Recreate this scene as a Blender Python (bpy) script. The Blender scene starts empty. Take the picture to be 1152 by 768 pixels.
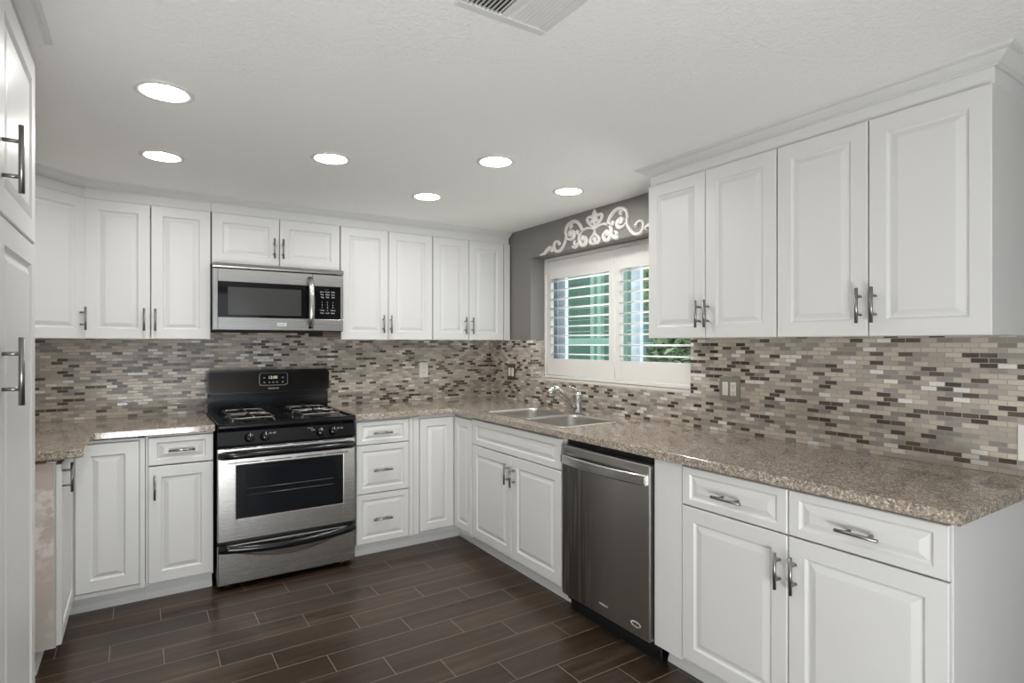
import bpy, bmesh, math, random
from mathutils import Vector, Matrix
random.seed(7)
SC = bpy.context.scene
COL = SC.collection
PI = math.pi

# ------------------------------------------------------------------ camera
cam_d = bpy.data.cameras.new('camera')
cam = bpy.data.objects.new('camera', cam_d); COL.objects.link(cam)
cam.location = (-2.4663, -4.1565, 1.3616)
cam.rotation_euler = (PI/2, 0, -0.5757)
cam_d.sensor_width = 36.0
cam_d.lens = 646.58/1152*36
cam_d.shift_y = 2.13/1152
cam_d.clip_start = 0.05
SC.camera = cam
# ------------------------------------------------------------------ view, world, daylight
SC.view_settings.view_transform = 'Standard'
SC.view_settings.look = 'None'
SC.view_settings.gamma = 1.0
SC.view_settings.exposure = 0.0
SC.view_settings.use_curve_mapping = False
SC.cycles.use_denoising = True
SC.cycles.max_bounces = 10
SC.cycles.diffuse_bounces = 6
SC.cycles.glossy_bounces = 5
SC.cycles.transparent_max_bounces = 12
SC.cycles.sample_clamp_indirect = 6.0
SC.cycles.caustics_reflective = False
SC.cycles.caustics_refractive = False
W = bpy.data.worlds.new('sky'); SC.world = W; W.use_nodes = True
bg = W.node_tree.nodes['Background']
bg.inputs[0].default_value = (0.80, 0.90, 1.0, 1); bg.inputs[1].default_value = 0.9
def area(name, loc, rot, sx, sy, power, col):
    d = bpy.data.lights.new(name, 'AREA'); d.shape = 'RECTANGLE'; d.size = sx; d.size_y = sy
    d.energy = power; d.color = col
    o = bpy.data.objects.new(name, d); COL.objects.link(o); o.location = loc; o.rotation_euler = rot
    return o
# soft daylight through the patio opening behind the camera
area('daylight_patio', (-2.05, -7.15, 1.2), (PI/2, 0, 0), 2.3, 2.0, 4, (1.0, 0.985, 0.96))
# added fill light low behind the camera, turned up to brighten the ceiling
area('ceiling_fill', (-2.6, -5.2, .25), (math.radians(120), 0, 0), 1.4, .5, 68, (.96, .985, 1.0))
# daylight at the kitchen window: open sky, and the sunlit paving below it
area('daylight_window', (1.1, -1.35, 2.6), (0, math.radians(55), 0), 1.2, 1.8, 70, (0.92, 0.97, 1.0))
area('daylight_paving', (1.5, -1.35, .35), (0, math.radians(130), 0), 1.2, 2.0, 110, (1.0, 0.98, 0.94))
# sun over the roof on the garden beyond the kitchen window
sd = bpy.data.lights.new('sun', 'SUN'); sd.energy = 2.6; sd.angle = math.radians(2); sd.color = (1.0, .96, .9)
so_ = bpy.data.objects.new('sun', sd); COL.objects.link(so_); so_.rotation_euler = (math.radians(12), math.radians(-30), 0)
LAMP = 96.0

# ------------------------------------------------------------------ materials
def lin(c):
    c = c/255.0
    return c/12.92 if c <= 0.04045 else ((c+0.055)/1.055)**2.4
def rgb(r, g, b): return (lin(r), lin(g), lin(b), 1)
class NT:
    def __init__(s, name):
        s.m = bpy.data.materials.new(name); s.m.use_nodes = True
        s.t = s.m.node_tree; s.b = s.t.nodes['Principled BSDF']; s.out = s.t.nodes['Material Output']
    def n(s, typ, **kw):
        nd = s.t.nodes.new(typ)
        for k, v in kw.items(): setattr(nd, k, v)
        return nd
    def put(s, sock, v):
        if isinstance(v, bpy.types.NodeSocket): s.t.links.new(v, sock)
        else: sock.default_value = v
    def math(s, op, a, b=0.0, c=None):
        nd = s.n('ShaderNodeMath', operation=op); s.put(nd.inputs[0], a); s.put(nd.inputs[1], b)
        if c is not None: s.put(nd.inputs[2], c)
        return nd.outputs[0]
    def mix(s, f, a, b, mode='MIX'):
        nd = s.n('ShaderNodeMix', data_type='RGBA', blend_type=mode)
        s.put(nd.inputs[0], f); s.put(nd.inputs[6], a); s.put(nd.inputs[7], b); return nd.outputs[2]
    def pos(s):
        g = s.n('ShaderNodeNewGeometry'); return g.outputs['Position']
    def obj(s):
        return s.n('ShaderNodeTexCoord').outputs['Object']
    def sep(s, v):
        nd = s.n('ShaderNodeSeparateXYZ'); s.put(nd.inputs[0], v); return nd.outputs
    def comb(s, x, y, z):
        nd = s.n('ShaderNodeCombineXYZ')
        for i, v in enumerate((x, y, z)): s.put(nd.inputs[i], v)
        return nd.outputs[0]
    def noise(s, vec, scale, detail=3, rough=.5):
        nd = s.n('ShaderNodeTexNoise'); s.put(nd.inputs['Vector'], vec)
        nd.inputs['Scale'].default_value = scale; nd.inputs['Detail'].default_value = detail
        nd.inputs['Roughness'].default_value = rough; return nd.outputs[0]
    def ramp(s, f, stops, const=False):
        nd = s.n('ShaderNodeValToRGB'); s.put(nd.inputs[0], f); cr = nd.color_ramp
        if const: cr.interpolation = 'CONSTANT'
        while len(cr.elements) < len(stops): cr.elements.new(1)
        for e, (p, c) in zip(cr.elements, stops): e.position = p; e.color = c
        return nd.outputs[0]
    def bump(s, h, dist, strength=1.0):
        nd = s.n('ShaderNodeBump'); s.put(nd.inputs['Height'], h)
        nd.inputs['Distance'].default_value = dist; nd.inputs['Strength'].default_value = strength
        s.t.links.new(nd.outputs[0], s.b.inputs['Normal'])
    def set(s, **kw):
        for k, v in kw.items(): s.put(s.b.inputs[k.replace('_', ' ')], v)
        return s.m
    def planks(s, u, v, L, H, shift, gap, gapv=None):
        """offset rows: returns random value per plank, joint mask (1 = joint), second random"""
        gapv = gapv or gap
        r = s.math('DIVIDE', v, H); row = s.math('FLOOR', r); fr = s.math('SUBTRACT', r, row)
        uu = s.math('ADD', s.math('DIVIDE', u, L), s.math('MULTIPLY', row, shift))
        cl = s.math('FLOOR', uu); fu = s.math('SUBTRACT', uu, cl)
        wn = s.n('ShaderNodeTexWhiteNoise', noise_dimensions='3D'); s.put(wn.inputs[0], s.comb(cl, row, 3.7))
        jv = s.math('LESS_THAN', s.math('MULTIPLY', s.math('MINIMUM', fr, s.math('SUBTRACT', 1.0, fr)), H), gapv/2)
        ju = s.math('LESS_THAN', s.math('MULTIPLY', s.math('MINIMUM', fu, s.math('SUBTRACT', 1.0, fu)), L), gap/2)
        return wn.outputs[0], s.math('MAXIMUM', jv, ju), wn.outputs[1], s.comb(cl, row, 0.0)

def plain(name, c, rough=.5, metal=0.0, spec=.5, bumpn=None):
    t = NT(name)
    t.set(Base_Color=c, Roughness=rough, Metallic=metal)
    t.b.inputs['Specular IOR Level'].default_value = spec
    # a faint, even surface irregularity
    nz = t.noise(t.obj(), 14.0, 2)
    t.put(t.b.inputs['Roughness'], t.math('ADD', rough-0.03, t.math('MULTIPLY', nz, .06)))
    if bumpn: t.bump(t.noise(t.obj(), bumpn[0], 3), bumpn[1])
    return t.m

M = {}
M['white'] = plain('cabinet_white', rgb(218, 217, 214), .36, bumpn=(60, .0002))
M['ceiling'] = plain('ceiling_paint', rgb(246, 245, 243), .8)
t = NT('ceiling_texture'); n1 = t.noise(t.pos(), 75, 4, .6)
t.set(Base_Color=rgb(246, 245, 243), Roughness=.75); t.bump(t.ramp(n1, [(.42, (0,0,0,1)), (.66, (1,1,1,1))]), .0022, .55); M['ceiling'] = t.m
M['grey'] = plain('grey_wall_paint', rgb(128, 125, 121), .6, bumpn=(80, .0005))
M['white_wall'] = plain('white_wall_paint', rgb(214, 212, 208), .7, bumpn=(80, .0005))
M['nickel'] = plain('brushed_nickel', rgb(150, 147, 142), .32, 1.0)
M['chrome'] = plain('chrome', rgb(215, 215, 215), .10, 1.0)
M['black'] = plain('black_enamel', rgb(16, 17, 19), .16)
M['black_matte'] = plain('black_plastic', rgb(18, 18, 19), .45)
M['dark'] = plain('dark_recess', rgb(20, 19, 18), .8)
M['iron'] = plain('bright_grate_iron', rgb(128, 126, 122), .32, .9)  # grate iron lightened so its colour carries the bright metallic highlights
M['glass_black'] = plain('black_glass', rgb(12, 13, 15), .05)
M['print'] = plain('white_print', rgb(205, 205, 202), .5)
M['plastic_white'] = plain('white_plastic', rgb(226, 223, 216), .35)
M['almond'] = plain('nickel_plate', rgb(150, 146, 136), .4, .4)
M['bronze'] = plain('bronze_plate', rgb(92, 82, 68), .4, .5)
M['shutter'] = plain('shutter_white', rgb(232, 230, 226), .4)
M['vinyl'] = plain('vinyl_window', rgb(196, 208, 222), .35)
M['plaster'] = plain('cast_plaster', rgb(222, 220, 214), .6, bumpn=(40, .001))
M['brown'] = plain('brown_card', rgb(82, 66, 54), .6)
M['woodstrip'] = plain('bare_wood', rgb(120, 88, 68), .7)
M['green_post'] = plain('pale_green_paint', rgb(158, 190, 178), .5)
M['green_wall'] = plain('green_siding', rgb(88, 118, 104), .6)
M['sill'] = plain('pale_sill', rgb(205, 199, 188), .3)
M['soil'] = plain('pale_paving', rgb(190, 184, 174), .9)

def steel(name, c, rough, horiz=True, wear=False):
    t = NT(name); p = t.obj(); sx = t.sep(p)
    v = t.comb(t.math('MULTIPLY', sx[0], 3.0 if horiz else 900.0), t.math('MULTIPLY', sx[1], 3.0), t.math('MULTIPLY', sx[2], 900.0 if horiz else 3.0))
    n = t.noise(v, 1.0, 2)
    col = t.mix(t.math('MULTIPLY', n, .14), c, tuple(x*.7 for x in c[:3])+(1,))
    r = t.math('ADD', rough-.02, t.math('MULTIPLY', n, .04))
    if wear:   # dried drip streaks and specks on the lower left of the door
        v2 = t.comb(t.math('MULTIPLY', sx[0], 60.0), 0.0, t.math('MULTIPLY', sx[2], 2.2))
        st = t.ramp(t.noise(v2, 1.0, 3), [(.50, (0,0,0,1)), (.72, (1,1,1,1))])
        zone = t.math('MULTIPLY', t.ramp(sx[0], [(.16, (1,1,1,1)), (.40, (0,0,0,1))]), t.ramp(sx[2], [(.0, (1,1,1,1)), (.75, (1,1,1,1)), (.86, (0,0,0,1))]))
        col = t.mix(t.math('MULTIPLY', zone, .75), col, rgb(66, 59, 51))
        col = t.mix(t.math('MULTIPLY', t.math('MULTIPLY', st, zone), .55), col, rgb(185, 178, 168))
        r = t.math('ADD', r, t.math('MULTIPLY', zone, .10))
    t.set(Base_Color=col, Roughness=r, Metallic=1.0)
    t.put(t.b.inputs['Anisotropic'], .5)
    return t.m
M['steel'] = steel('brushed_steel', rgb(188, 186, 182), .27)
M['steel_dw'] = steel('worn_brushed_steel', rgb(186, 183, 178), .36, wear=True)
M['steel_sink'] = steel('sink_steel', rgb(196, 193, 188), .33, False)
M['steel_dark'] = steel('dark_steel', rgb(46, 43, 40), .18)

# mosaic tile: small running-bond bricks, a mix of stone, brown glass and metal
def tile(name, au, av, uoff=0.0):
    t = NT(name); s = t.sep(t.pos())
    u = t.math('ADD', s[au], uoff) if uoff else s[au]
    r, j, r3, cid = t.planks(u, t.math('SUBTRACT', s[2], .9180), .0515, .01785, .5, .0026, .0026)
    c3 = t.n('ShaderNodeSeparateColor'); t.put(c3.inputs[0], r3)
    base = t.ramp(r, [(0, rgb(60, 49, 41)), (.07, rgb(84, 73, 64)), (.17, rgb(206, 196, 181)), (.34, rgb(180, 172, 161)), (.50, rgb(214, 204, 189)),
                      (.62, rgb(158, 152, 146)), (.76, rgb(186, 178, 167)), (.86, rgb(144, 139, 134)), (.93, rgb(240, 238, 233))], True)
    marb = t.noise(t.pos(), 110, 4, .65)
    base = t.mix(t.math('MULTIPLY', marb, .30), base, rgb(104, 95, 86))
    col = t.mix(j, base, rgb(168, 160, 149))
    dark = t.math('LESS_THAN', r, .17)
    pale = t.math('GREATER_THAN', r, .93)
    ro = t.math('SUBTRACT', t.math('ADD', .22, t.math('MULTIPLY', c3.outputs[0], .2)), t.math('MULTIPLY', t.math('MAXIMUM', dark, pale), .15))
    ro = t.math('ADD', ro, t.math('MULTIPLY', j, .4))
    t.set(Base_Color=col, Roughness=ro)
    t.put(t.b.inputs['IOR'], t.math('ADD', 1.48, t.math('MULTIPLY', dark, .35)))
    h = t.math('ADD', t.math('SUBTRACT', 1.0, j), t.math('MULTIPLY', c3.outputs[1], .5))
    t.bump(h, .0012, .7)
    return t.m
M['tile_x'] = tile('mosaic_tile_back', 0, 2)
M['tile_y'] = tile('mosaic_tile_side', 1, 2, .013)

# speckled stone worktop
t = NT('speckled_stone'); p = t.pos()
def cells(scale):
    vo = t.n('ShaderNodeTexVoronoi'); t.put(vo.inputs['Vector'], p); vo.inputs['Scale'].default_value = scale
    sv = t.n('ShaderNodeSeparateColor'); t.put(sv.inputs[0], vo.outputs['Color']); return sv.outputs[0]
c = t.ramp(cells(190), [(0, rgb(84, 76, 68)), (.18, rgb(126, 116, 105)), (.42, rgb(158, 147, 134)), (.72, rgb(186, 175, 161)), (.90, rgb(230, 222, 210))], True)
c2 = t.ramp(cells(85), [(0, rgb(128, 116, 104)), (.3, rgb(160, 147, 132)), (.65, rgb(178, 164, 148)), (.88, rgb(202, 190, 174))], True)
c = t.mix(.38, c, c2)
c = t.mix(t.math('MULTIPLY', t.noise(p, 7, 4, .6), .25), c, rgb(160, 146, 130))
t.set(Base_Color=c, Roughness=.10); M['stone'] = t.m
# dark wood-look plank floor
t = NT('dark_plank_floor'); s = t.sep(t.pos())
r, j, r3, cid = t.planks(t.math('ADD', s[0], 1.777), t.math('ADD', s[1], .8500), .5985, .15165, .3333, .0032)
sc_ = t.n('ShaderNodeSeparateColor'); t.put(sc_.inputs[0], r3)
v = t.comb(t.math('ADD', t.math('MULTIPLY', s[0], 1.6), t.math('MULTIPLY', r, 37.0)), t.math('MULTIPLY', s[1], 26.0), t.math('MULTIPLY', r, 11.0))
g = t.noise(v, 1.0, 5, .6)
g2 = t.noise(t.comb(t.math('MULTIPLY', s[0], 1.2), t.math('MULTIPLY', s[1], 5.0), r), 1.0, 3)
c = t.ramp(t.math('ADD', t.math('MULTIPLY', g, .6), t.math('MULTIPLY', g2, .4)), [(.32, rgb(40, 30, 23)), (.50, rgb(66, 51, 40)), (.70, rgb(100, 82, 66))])
c = t.mix(t.math('MULTIPLY', r, .40), c, rgb(44, 33, 25))
c = t.mix(t.math('MULTIPLY', j, .8), c, rgb(150, 137, 124))
t.set(Base_Color=c, Roughness=t.math('ADD', .22, t.math('MULTIPLY', g, .18)))
t.bump(t.math('SUBTRACT', t.math('MULTIPLY', g, .25), j), .0012, .6); M['floor'] = t.m
# raw, smeared cabinet side
t = NT('raw_panel'); p = t.pos(); s = t.sep(p)
n1 = t.noise(p, 7, 5, .65); n2 = t.noise(p, 3.2, 3)
c = t.mix(t.ramp(n2, [(.35, (0,0,0,1)), (.65, (1,1,1,1))]), rgb(188, 182, 173), rgb(204, 188, 181))
up = t.ramp(s[2], [(.42, (0,0,0,1)), (.50, (1,1,1,1))])
c = t.mix(t.math('MULTIPLY', t.ramp(n1, [(.48, (0,0,0,1)), (.56, (1,1,1,1))]), t.math('ADD', .25, t.math('MULTIPLY', up, .5))), c, rgb(238, 233, 229))
t.set(Base_Color=c, Roughness=.7); t.bump(n1, .002, .5); M['raw'] = t.m
# lamp lens, display
def emit(name, c, k):
    t = NT(name); t.set(Base_Color=(.9,.9,.9,1), Roughness=.5)
    t.put(t.b.inputs['Emission Color'], c); t.put(t.b.inputs['Emission Strength'], k); return t.m
M['lens'] = emit('lit_lens', (1.0, .992, .975, 1), LAMP)
M['digits'] = emit('lit_digits', rgb(190, 205, 90), .5)
# window glass: thin, faintly green
def pane(name, c):
    t = NT(name); tr = t.n('ShaderNodeBsdfTransparent'); tr.inputs[0].default_value = c
    gl = t.n('ShaderNodeBsdfGlossy'); gl.inputs['Roughness'].default_value = .02
    lw = t.n('ShaderNodeLayerWeight'); lw.inputs[0].default_value = .5
    fc = t.math('ADD', .03, t.math('MULTIPLY', t.math('POWER', lw.outputs['Facing'], 4.0), .5))
    mx = t.n('ShaderNodeMixShader'); t.put(mx.inputs[0], fc)
    t.t.links.new(tr.outputs[0], mx.inputs[1]); t.t.links.new(gl.outputs[0], mx.inputs[2])
    t.t.links.new(mx.outputs[0], t.out.inputs[0]); return t.m
M['pane'] = pane('clear_glass', (.95, .98, .975, 1))
M['pane_green'] = pane('green_glass', (.90, .97, .95, 1))
def leafm(name, a, b):
    t = NT(name); n = t.noise(t.pos(), 9, 3)
    t.set(Base_Color=t.mix(n, a, b), Roughness=.5); t.put(t.b.inputs['Transmission Weight'], 0.0); return t.m
M['leaf'] = leafm('shrub_leaves', rgb(62, 84, 62), rgb(120, 142, 104))
M['leaf_bright'] = leafm('tree_leaves', rgb(96, 128, 48), rgb(160, 180, 84))
M['leaf_dark'] = leafm('hedge_leaves', rgb(38, 62, 50), rgb(74, 104, 82))

# ------------------------------------------------------------------ helpers
def tag(o, label=None, cat=None, group=None, kind=None):
    if label: o['label'] = label
    if cat: o['category'] = cat
    if group: o['group'] = group
    if kind: o['kind'] = kind
    return o
def thing(name, label, cat, loc=(0,0,0), rz=0.0, group=None):
    o = bpy.data.objects.new(name, None); COL.objects.link(o); o.empty_display_size = .1
    o.location = loc; o.rotation_euler = (0, 0, rz)
    return tag(o, label, cat, group)
class MB:
    def __init__(s): s.bm = bmesh.new()
    def box(s, x0, x1, y0, y1, z0, z1, bev=0.0, seg=2, mi=0):
        b = bmesh.new(); bmesh.ops.create_cube(b, size=1)
        sx, sy, sz = abs(x1-x0), abs(y1-y0), abs(z1-z0)
        for v in b.verts: v.co = Vector(((x0+x1)/2+v.co.x*sx, (y0+y1)/2+v.co.y*sy, (z0+z1)/2+v.co.z*sz))
        if bev: bmesh.ops.bevel(b, geom=b.edges[:], offset=min(bev, .49*min(sx, sy, sz)), segments=seg, profile=.5, affect='EDGES')
        s.join(b, mi); return s
    def hollow(s, x0, x1, y0, y1, z0, z1, t=.016):
        s.box(x0, x0+t, y0, y1, z0, z1); s.box(x1-t, x1, y0, y1, z0, z1)
        s.box(x0+t, x1-t, y0, y1, z0, z0+t); s.box(x0+t, x1-t, y0, y1, z1-t, z1); s.box(x0+t, x1-t, y1-.006, y1, z0+t, z1-t)
        return s
    def join(s, b, mi=0, mat=None):
        vm = {}
        for v in b.verts: vm[v] = s.bm.verts.new(mat @ v.co if mat else v.co)
        for f in b.faces:
            try:
                nf = s.bm.faces.new([vm[v] for v in f.verts]); nf.smooth = f.smooth; nf.material_index = mi
            except ValueError: pass
        b.free(); return s
    def tube(s, pts, r, n=12, cap=True, mi=0, flat=None):
        pts = [Vector(p) for p in pts]; rs = r if isinstance(r, (list, tuple)) else [r]*len(pts)
        rings = []; up = None
        for i, p in enumerate(pts):
            d = (pts[min(i+1, len(pts)-1)]-pts[max(i-1, 0)]).normalized()
            if up is None:
                a = Vector((0,0,1)) if abs(d.z) < .9 else Vector((1,0,0)); up = (a-d*a.dot(d)).normalized()
            else: up = (up-d*up.dot(d)).normalized()
            sd = d.cross(up); k = flat or (1, 1)
            rings.append([s.bm.verts.new(p+(sd*math.cos(2*PI*j/n)*k[0]+up*math.sin(2*PI*j/n)*k[1])*rs[i]) for j in range(n)])
        for a, b in zip(rings, rings[1:]):
            for j in range(n):
                f = s.bm.faces.new((a[j], a[(j+1)%n], b[(j+1)%n], b[j])); f.smooth = True; f.material_index = mi
        if cap:
            for rg, fl in ((rings[0], True), (rings[-1], False)):
                f = s.bm.faces.new(rg[::-1] if fl else rg); f.material_index = mi
        return s
    def lathe(s, prof, c=(0,0,0), n=32, axis='z', mi=0, smooth=True):
        """prof: list of (radius, height)"""
        c = Vector(c); rings = []
        def P(r, h, a):
            x, y = r*math.cos(a), r*math.sin(a)
            return c + (Vector((x, y, h)) if axis == 'z' else Vector((x, h, y)) if axis == 'y' else Vector((h, x, y)))
        for r, h in prof:
            rings.append([s.bm.verts.new(P(max(r, 1e-5), h, 2*PI*j/n)) for j in range(n)])
        for a, b in zip(rings, rings[1:]):
            for j in range(n):
                f = s.bm.faces.new((a[j], a[(j+1)%n], b[(j+1)%n], b[j])); f.smooth = smooth; f.material_index = mi
        return s
    def prism(s, poly, axis, a, b, mi=0, smooth=False):
        """polygon (2D) pushed along an axis from a to b; poly coords are the two other axes in order"""
        def P(q, h):
            return {'x': (h, q[0], q[1]), 'y': (q[0], h, q[1]), 'z': (q[0], q[1], h)}[axis]
        va = [s.bm.verts.new(P(q, a)) for q in poly]; vb = [s.bm.verts.new(P(q, b)) for q in poly]
        n = len(poly)
        for f in ([va[i], va[(i+1)%n], vb[(i+1)%n], vb[i]] for i in range(n)):
            nf = s.bm.faces.new(f); nf.material_index = mi; nf.smooth = smooth
        s.bm.faces.new(va[::-1]).material_index = mi; s.bm.faces.new(vb).material_index = mi
        return s
    def build(s, name, mats, parent=None, sharp=None):
        bmesh.ops.recalc_face_normals(s.bm, faces=s.bm.faces[:])
        me = bpy.data.meshes.new(name); s.bm.to_mesh(me); s.bm.free()
        for m in (mats if isinstance(mats, (list, tuple)) else [mats]): me.materials.append(m)
        o = bpy.data.objects.new(name, me); COL.objects.link(o)
        if parent: o.parent = parent
        return o
def structure(o): o['kind'] = 'structure'; return o

def text(name, body, size, mat, parent, loc, rot, depth=.0004, align='CENTER', spacing=1.0):
    cu = bpy.data.curves.new(name, 'FONT'); cu.body = body; cu.size = size; cu.extrude = depth
    cu.align_x = align; cu.align_y = 'CENTER'; cu.space_line = spacing
    cu.materials.append(mat)
    tmp = bpy.data.objects.new(name, cu); COL.objects.link(tmp)
    bpy.context.view_layer.update()
    me = bpy.data.meshes.new_from_object(tmp.evaluated_get(bpy.context.evaluated_depsgraph_get()))
    bpy.data.objects.remove(tmp); me.name = name
    o = bpy.data.objects.new(name, me); COL.objects.link(o); o.parent = parent
    o.location = loc; o.rotation_euler = rot
    return o
FRONT = (PI/2, 0, 0)       # text that faces local -y

def raised_front(b, x0, x1, z0, z1, fx, fz, y=-.002, th=.0185):
    """door / drawer front in the local frame: back at y, raised panel facing -y"""
    loops = [(0, 0, 0), (0, 0, -(th-.003)), (.003, .003, -th), (fx, fz, -th), (fx+.007, fz+.007, -th+.008),
             (fx+.012, fz+.012, -th+.0085), (fx+.034, fz+.030, -th+.0015), (fx+.037, fz+.033, -th+.001)]
    vs = []
    for ix, iz, dy in loops:
        vs.append([b.bm.verts.new(p) for p in ((x0+ix, y+dy, z0+iz), (x1-ix, y+dy, z0+iz), (x1-ix, y+dy, z1-iz), (x0+ix, y+dy, z1-iz))])
    b.bm.faces.new(vs[0][::-1])
    for a, c in zip(vs, vs[1:]):
        for i in range(4): b.bm.faces.new((a[i], a[(i+1)%4], c[(i+1)%4], c[i]))
    b.bm.faces.new(vs[-1])
def bar_pull(parent, cx, cz, vertical=True, L=.123, y=-.02, off=.033):
    b = MB(); h = L/2; sp = L*.26; r = .0058
    ends = ((cx, y-off, cz-h), (cx, y-off, cz+h)) if vertical else ((cx-h, y-off, cz), (cx+h, y-off, cz))
    b.tube(ends, r, 12)
    for k in (-sp, sp):
        q = (cx, cz+k) if vertical else (cx+k, cz)
        b.tube(((q[0], y+.0005, q[1]), (q[0], y-off, q[1])), .0046, 10)
    return b.build('handle', M['nickel'], parent)
def door(parent, x0, x1, z0, z1, hx=None, hz=None, y=-.002, frame=.056, label=None, L=.123, name='door', hv=True, fz=None):
    b = MB(); raised_front(b, x0, x1, z0, z1, frame, fz or frame, y)
    d = b.build(name, M['white'], parent)
    if hx is not None: bar_pull(d, hx, hz, hv, L, y-.018)
    return d
def drawer(parent, x0, x1, z0, z1, hz, y=-.002, hx=None, fx=.036, fz=.026, pull=True):
    return door(parent, x0, x1, z0, z1, (hx if hx is not None else (x0+x1)/2) if pull else None, hz, y, fx, None, .123, 'drawer' if pull else 'false_front', False, fz)
def toe_kick(parent, x0, x1, y=.076):
    b = MB(); b.box(x0, x1, y, y+.014, 0, .098)
    b.prism([(y, .0), (y-.014, .0), (y-.014, .012), (y-.008, .022), (y-.003, .034), (y, .036)], 'x', x0, x1)
    return b.build('toe_kick', M['white'], parent)

ZC = 2.234
R90 = -PI/2
# ------------------------------------------------------------------ the room
structure(MB().box(-3.5, .35, -6.75, .15, -.1, 0).build('floor', M['floor']))
structure(MB().box(-3.5, .35, -6.75, .15, ZC, ZC+.1).build('ceiling', M['ceiling']))
structure(MB().box(-3.5, .35, .008, .15, 0, ZC).build('wall_back', M['grey']))
structure(MB().box(-3.5, -3.345, -6.75, .008, 0, ZC).build('wall_left', M['white_wall']))
WY0, WY1, WZ0, WZ1 = -.600, -2.105, 1.100, 2.005       # window recess
b = MB()
b.box(.008, .30, -6.75, .008, 0, WZ0-.0085); b.box(.008, .30, -6.75, .008, WZ1, ZC)
b.box(.008, .30, WY0, .008, WZ0-.0085, WZ1); b.box(.008, .30, -6.75, WY1, WZ0-.0085, WZ1)
structure(b.build('wall_right', M['grey']))
b = MB()                                                 # wall behind the camera with a wide patio opening
b.box(-3.345, -3.25, -6.75, -6.6, 0, ZC); b.box(-.85, .008, -6.75, -6.6, 0, ZC); b.box(-3.25, -.85, -6.75, -6.6, 2.15, ZC)
structure(b.build('wall_rear', M['white_wall']))

# tiled backsplashes
ZT = .9185; ZB = 1.3864
tag(MB().box(-3.3445, -.0005, 0, .0075, ZT, 1.450).build('tile_backsplash', M['tile_x']), 'mosaic brick tile backsplash on the wall behind the range', 'backsplash')
sp = thing('tile_backsplash', 'mosaic brick tile backsplash running under the window and right wall cabinets', 'backsplash', (0, 0, ZT))
b = MB()
b.box(0, .008, -3.535, -.0005, 0, WZ0-ZT-.008)
b.box(0, .008, WY0, -.0005, WZ0-ZT-.008, ZB-ZT); b.box(0, .008, -3.535, WY1, WZ0-ZT-.008, ZB+.004-ZT)
b.build('wall_tile', M['tile_y'], sp)
tag(MB().box(.0085, .134, WY0-.0085, WY0-.0005, WZ0+.0005, ZB).build('tile_backsplash', M['tile_x']), 'narrow upright strip of mosaic tile lining the left side of the window recess', 'backsplash')
structure(MB().box(0, .1345, WY1+.001, WY0-.001, WZ0-.008, WZ0).build('trim_4', M['sill']))

# ------------------------------------------------------------------ crown mouldings (profile: out, up)
CP = [(0, 0), (.009, 0), (.009, .005), (.0135, .005), (.017, .0065), (.026, .0125), (.034, .019), (.041, .0265), (.043, .0275), (.049, .0275), (.049, .0305), (.053, .0305), (.0575, .0335), (.060, .0385), (0, .0385)]
def crown(path, name):
    """path: plan points, the moulding projects to the left of travel; mitred at every corner"""
    P = [Vector(q) for q in path]; b = MB(); rings = []
    for i, p in enumerate(P):
        ds = []
        if i > 0: ds.append((P[i]-P[i-1]).normalized())
        if i < len(P)-1: ds.append((P[i+1]-P[i]).normalized())
        ns = [Vector((-d.y, d.x)) for d in ds]
        m = ns[0] if len(ns) == 1 else (ns[0]+ns[1])/(1+ns[0].dot(ns[1]))
        rings.append([b.bm.verts.new((p.x+m.x*o, p.y+m.y*o, ZC-.0385+u)) for o, u in CP])
    n = len(CP)
    for a, c in zip(rings, rings[1:]):
        for j in range(n): b.bm.faces.new((a[j], a[(j+1)%n], c[(j+1)%n], c[j]))
    b.bm.faces.new(rings[0]); b.bm.faces.new(rings[-1][::-1])
    return structure(b.build(name, M['white']))
crown([(-.003, -.316), (-2.707, -.316), (-3.000, -.609)], 'trim_1')
crown([(-.003, -3.500), (-.309, -3.500), (-.309, -2.118), (-.003, -2.118)], 'trim_2')
crown([(-3.34, -2.08), (-2.737, -2.08), (-2.737, -3.06)], 'trim_3')

# ------------------------------------------------------------------ wall cabinets
ZU, ZD = 1.3864, 2.1409
def wall_cabinet(label, loc, rz, w, splits, z0=ZU, z1=ZD, hz=1.494, handles=(), depth=.312, group='white wall cabinets', fill=0.0, top=ZC-.001):
    """local frame: front plane of the box at y=0, doors in front of it"""
    c = thing('wall_cabinet', label, 'cabinet', loc, rz, group)
    b = MB(); b.hollow(.0035, w-.0035, 0, depth, z0+.002, ZD+.004)
    if fill: b.box(w+.001, w+fill, 0, depth, z0+.002, ZD+.004)
    b.box(0, w+fill, -.0005, depth, ZD+.004, top)
    b.build('carcass', M['white'], c)
    for (a, e), h in zip(splits, handles):
        door(c, a, e, z0, z1, h, hz)
    if fill:
        MB().box(w+.002, w+fill, -.018, -.0002, z0, z1).build('filler', M['white'], c)
    return c
G = .0036
YF, XF = -.316, -.309
x0 = -2.7148
wall_cabinet('two-door white wall cabinet between the angled corner cabinet and the microwave', (x0, YF, 0), 0, .606,
             [(G, .3015), (.3055, .607-G)], handles=(.272, .325))
x0 = -2.1074
wall_cabinet('short white two-door cabinet directly above the microwave', (x0, YF, 0), 0, .762,
             [(G, .379), (.383, .762-G)], z0=1.838, hz=1.950, handles=(.347, .399))
x0 = -1.3454
wall_cabinet('two-door white wall cabinet immediately right of the microwave', (x0, YF, 0), 0, .672,
             [(G, .3325), (.3365, .6727-G)], handles=(.293, .347))
x0 = -.6727
wall_cabinet('two-door white wall cabinet in the back corner beside the grey wall', (x0, YF, 0), 0, .6115,
             [(G, .297), (.301, .6115-G)], handles=(.262, .321), fill=.056)
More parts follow.
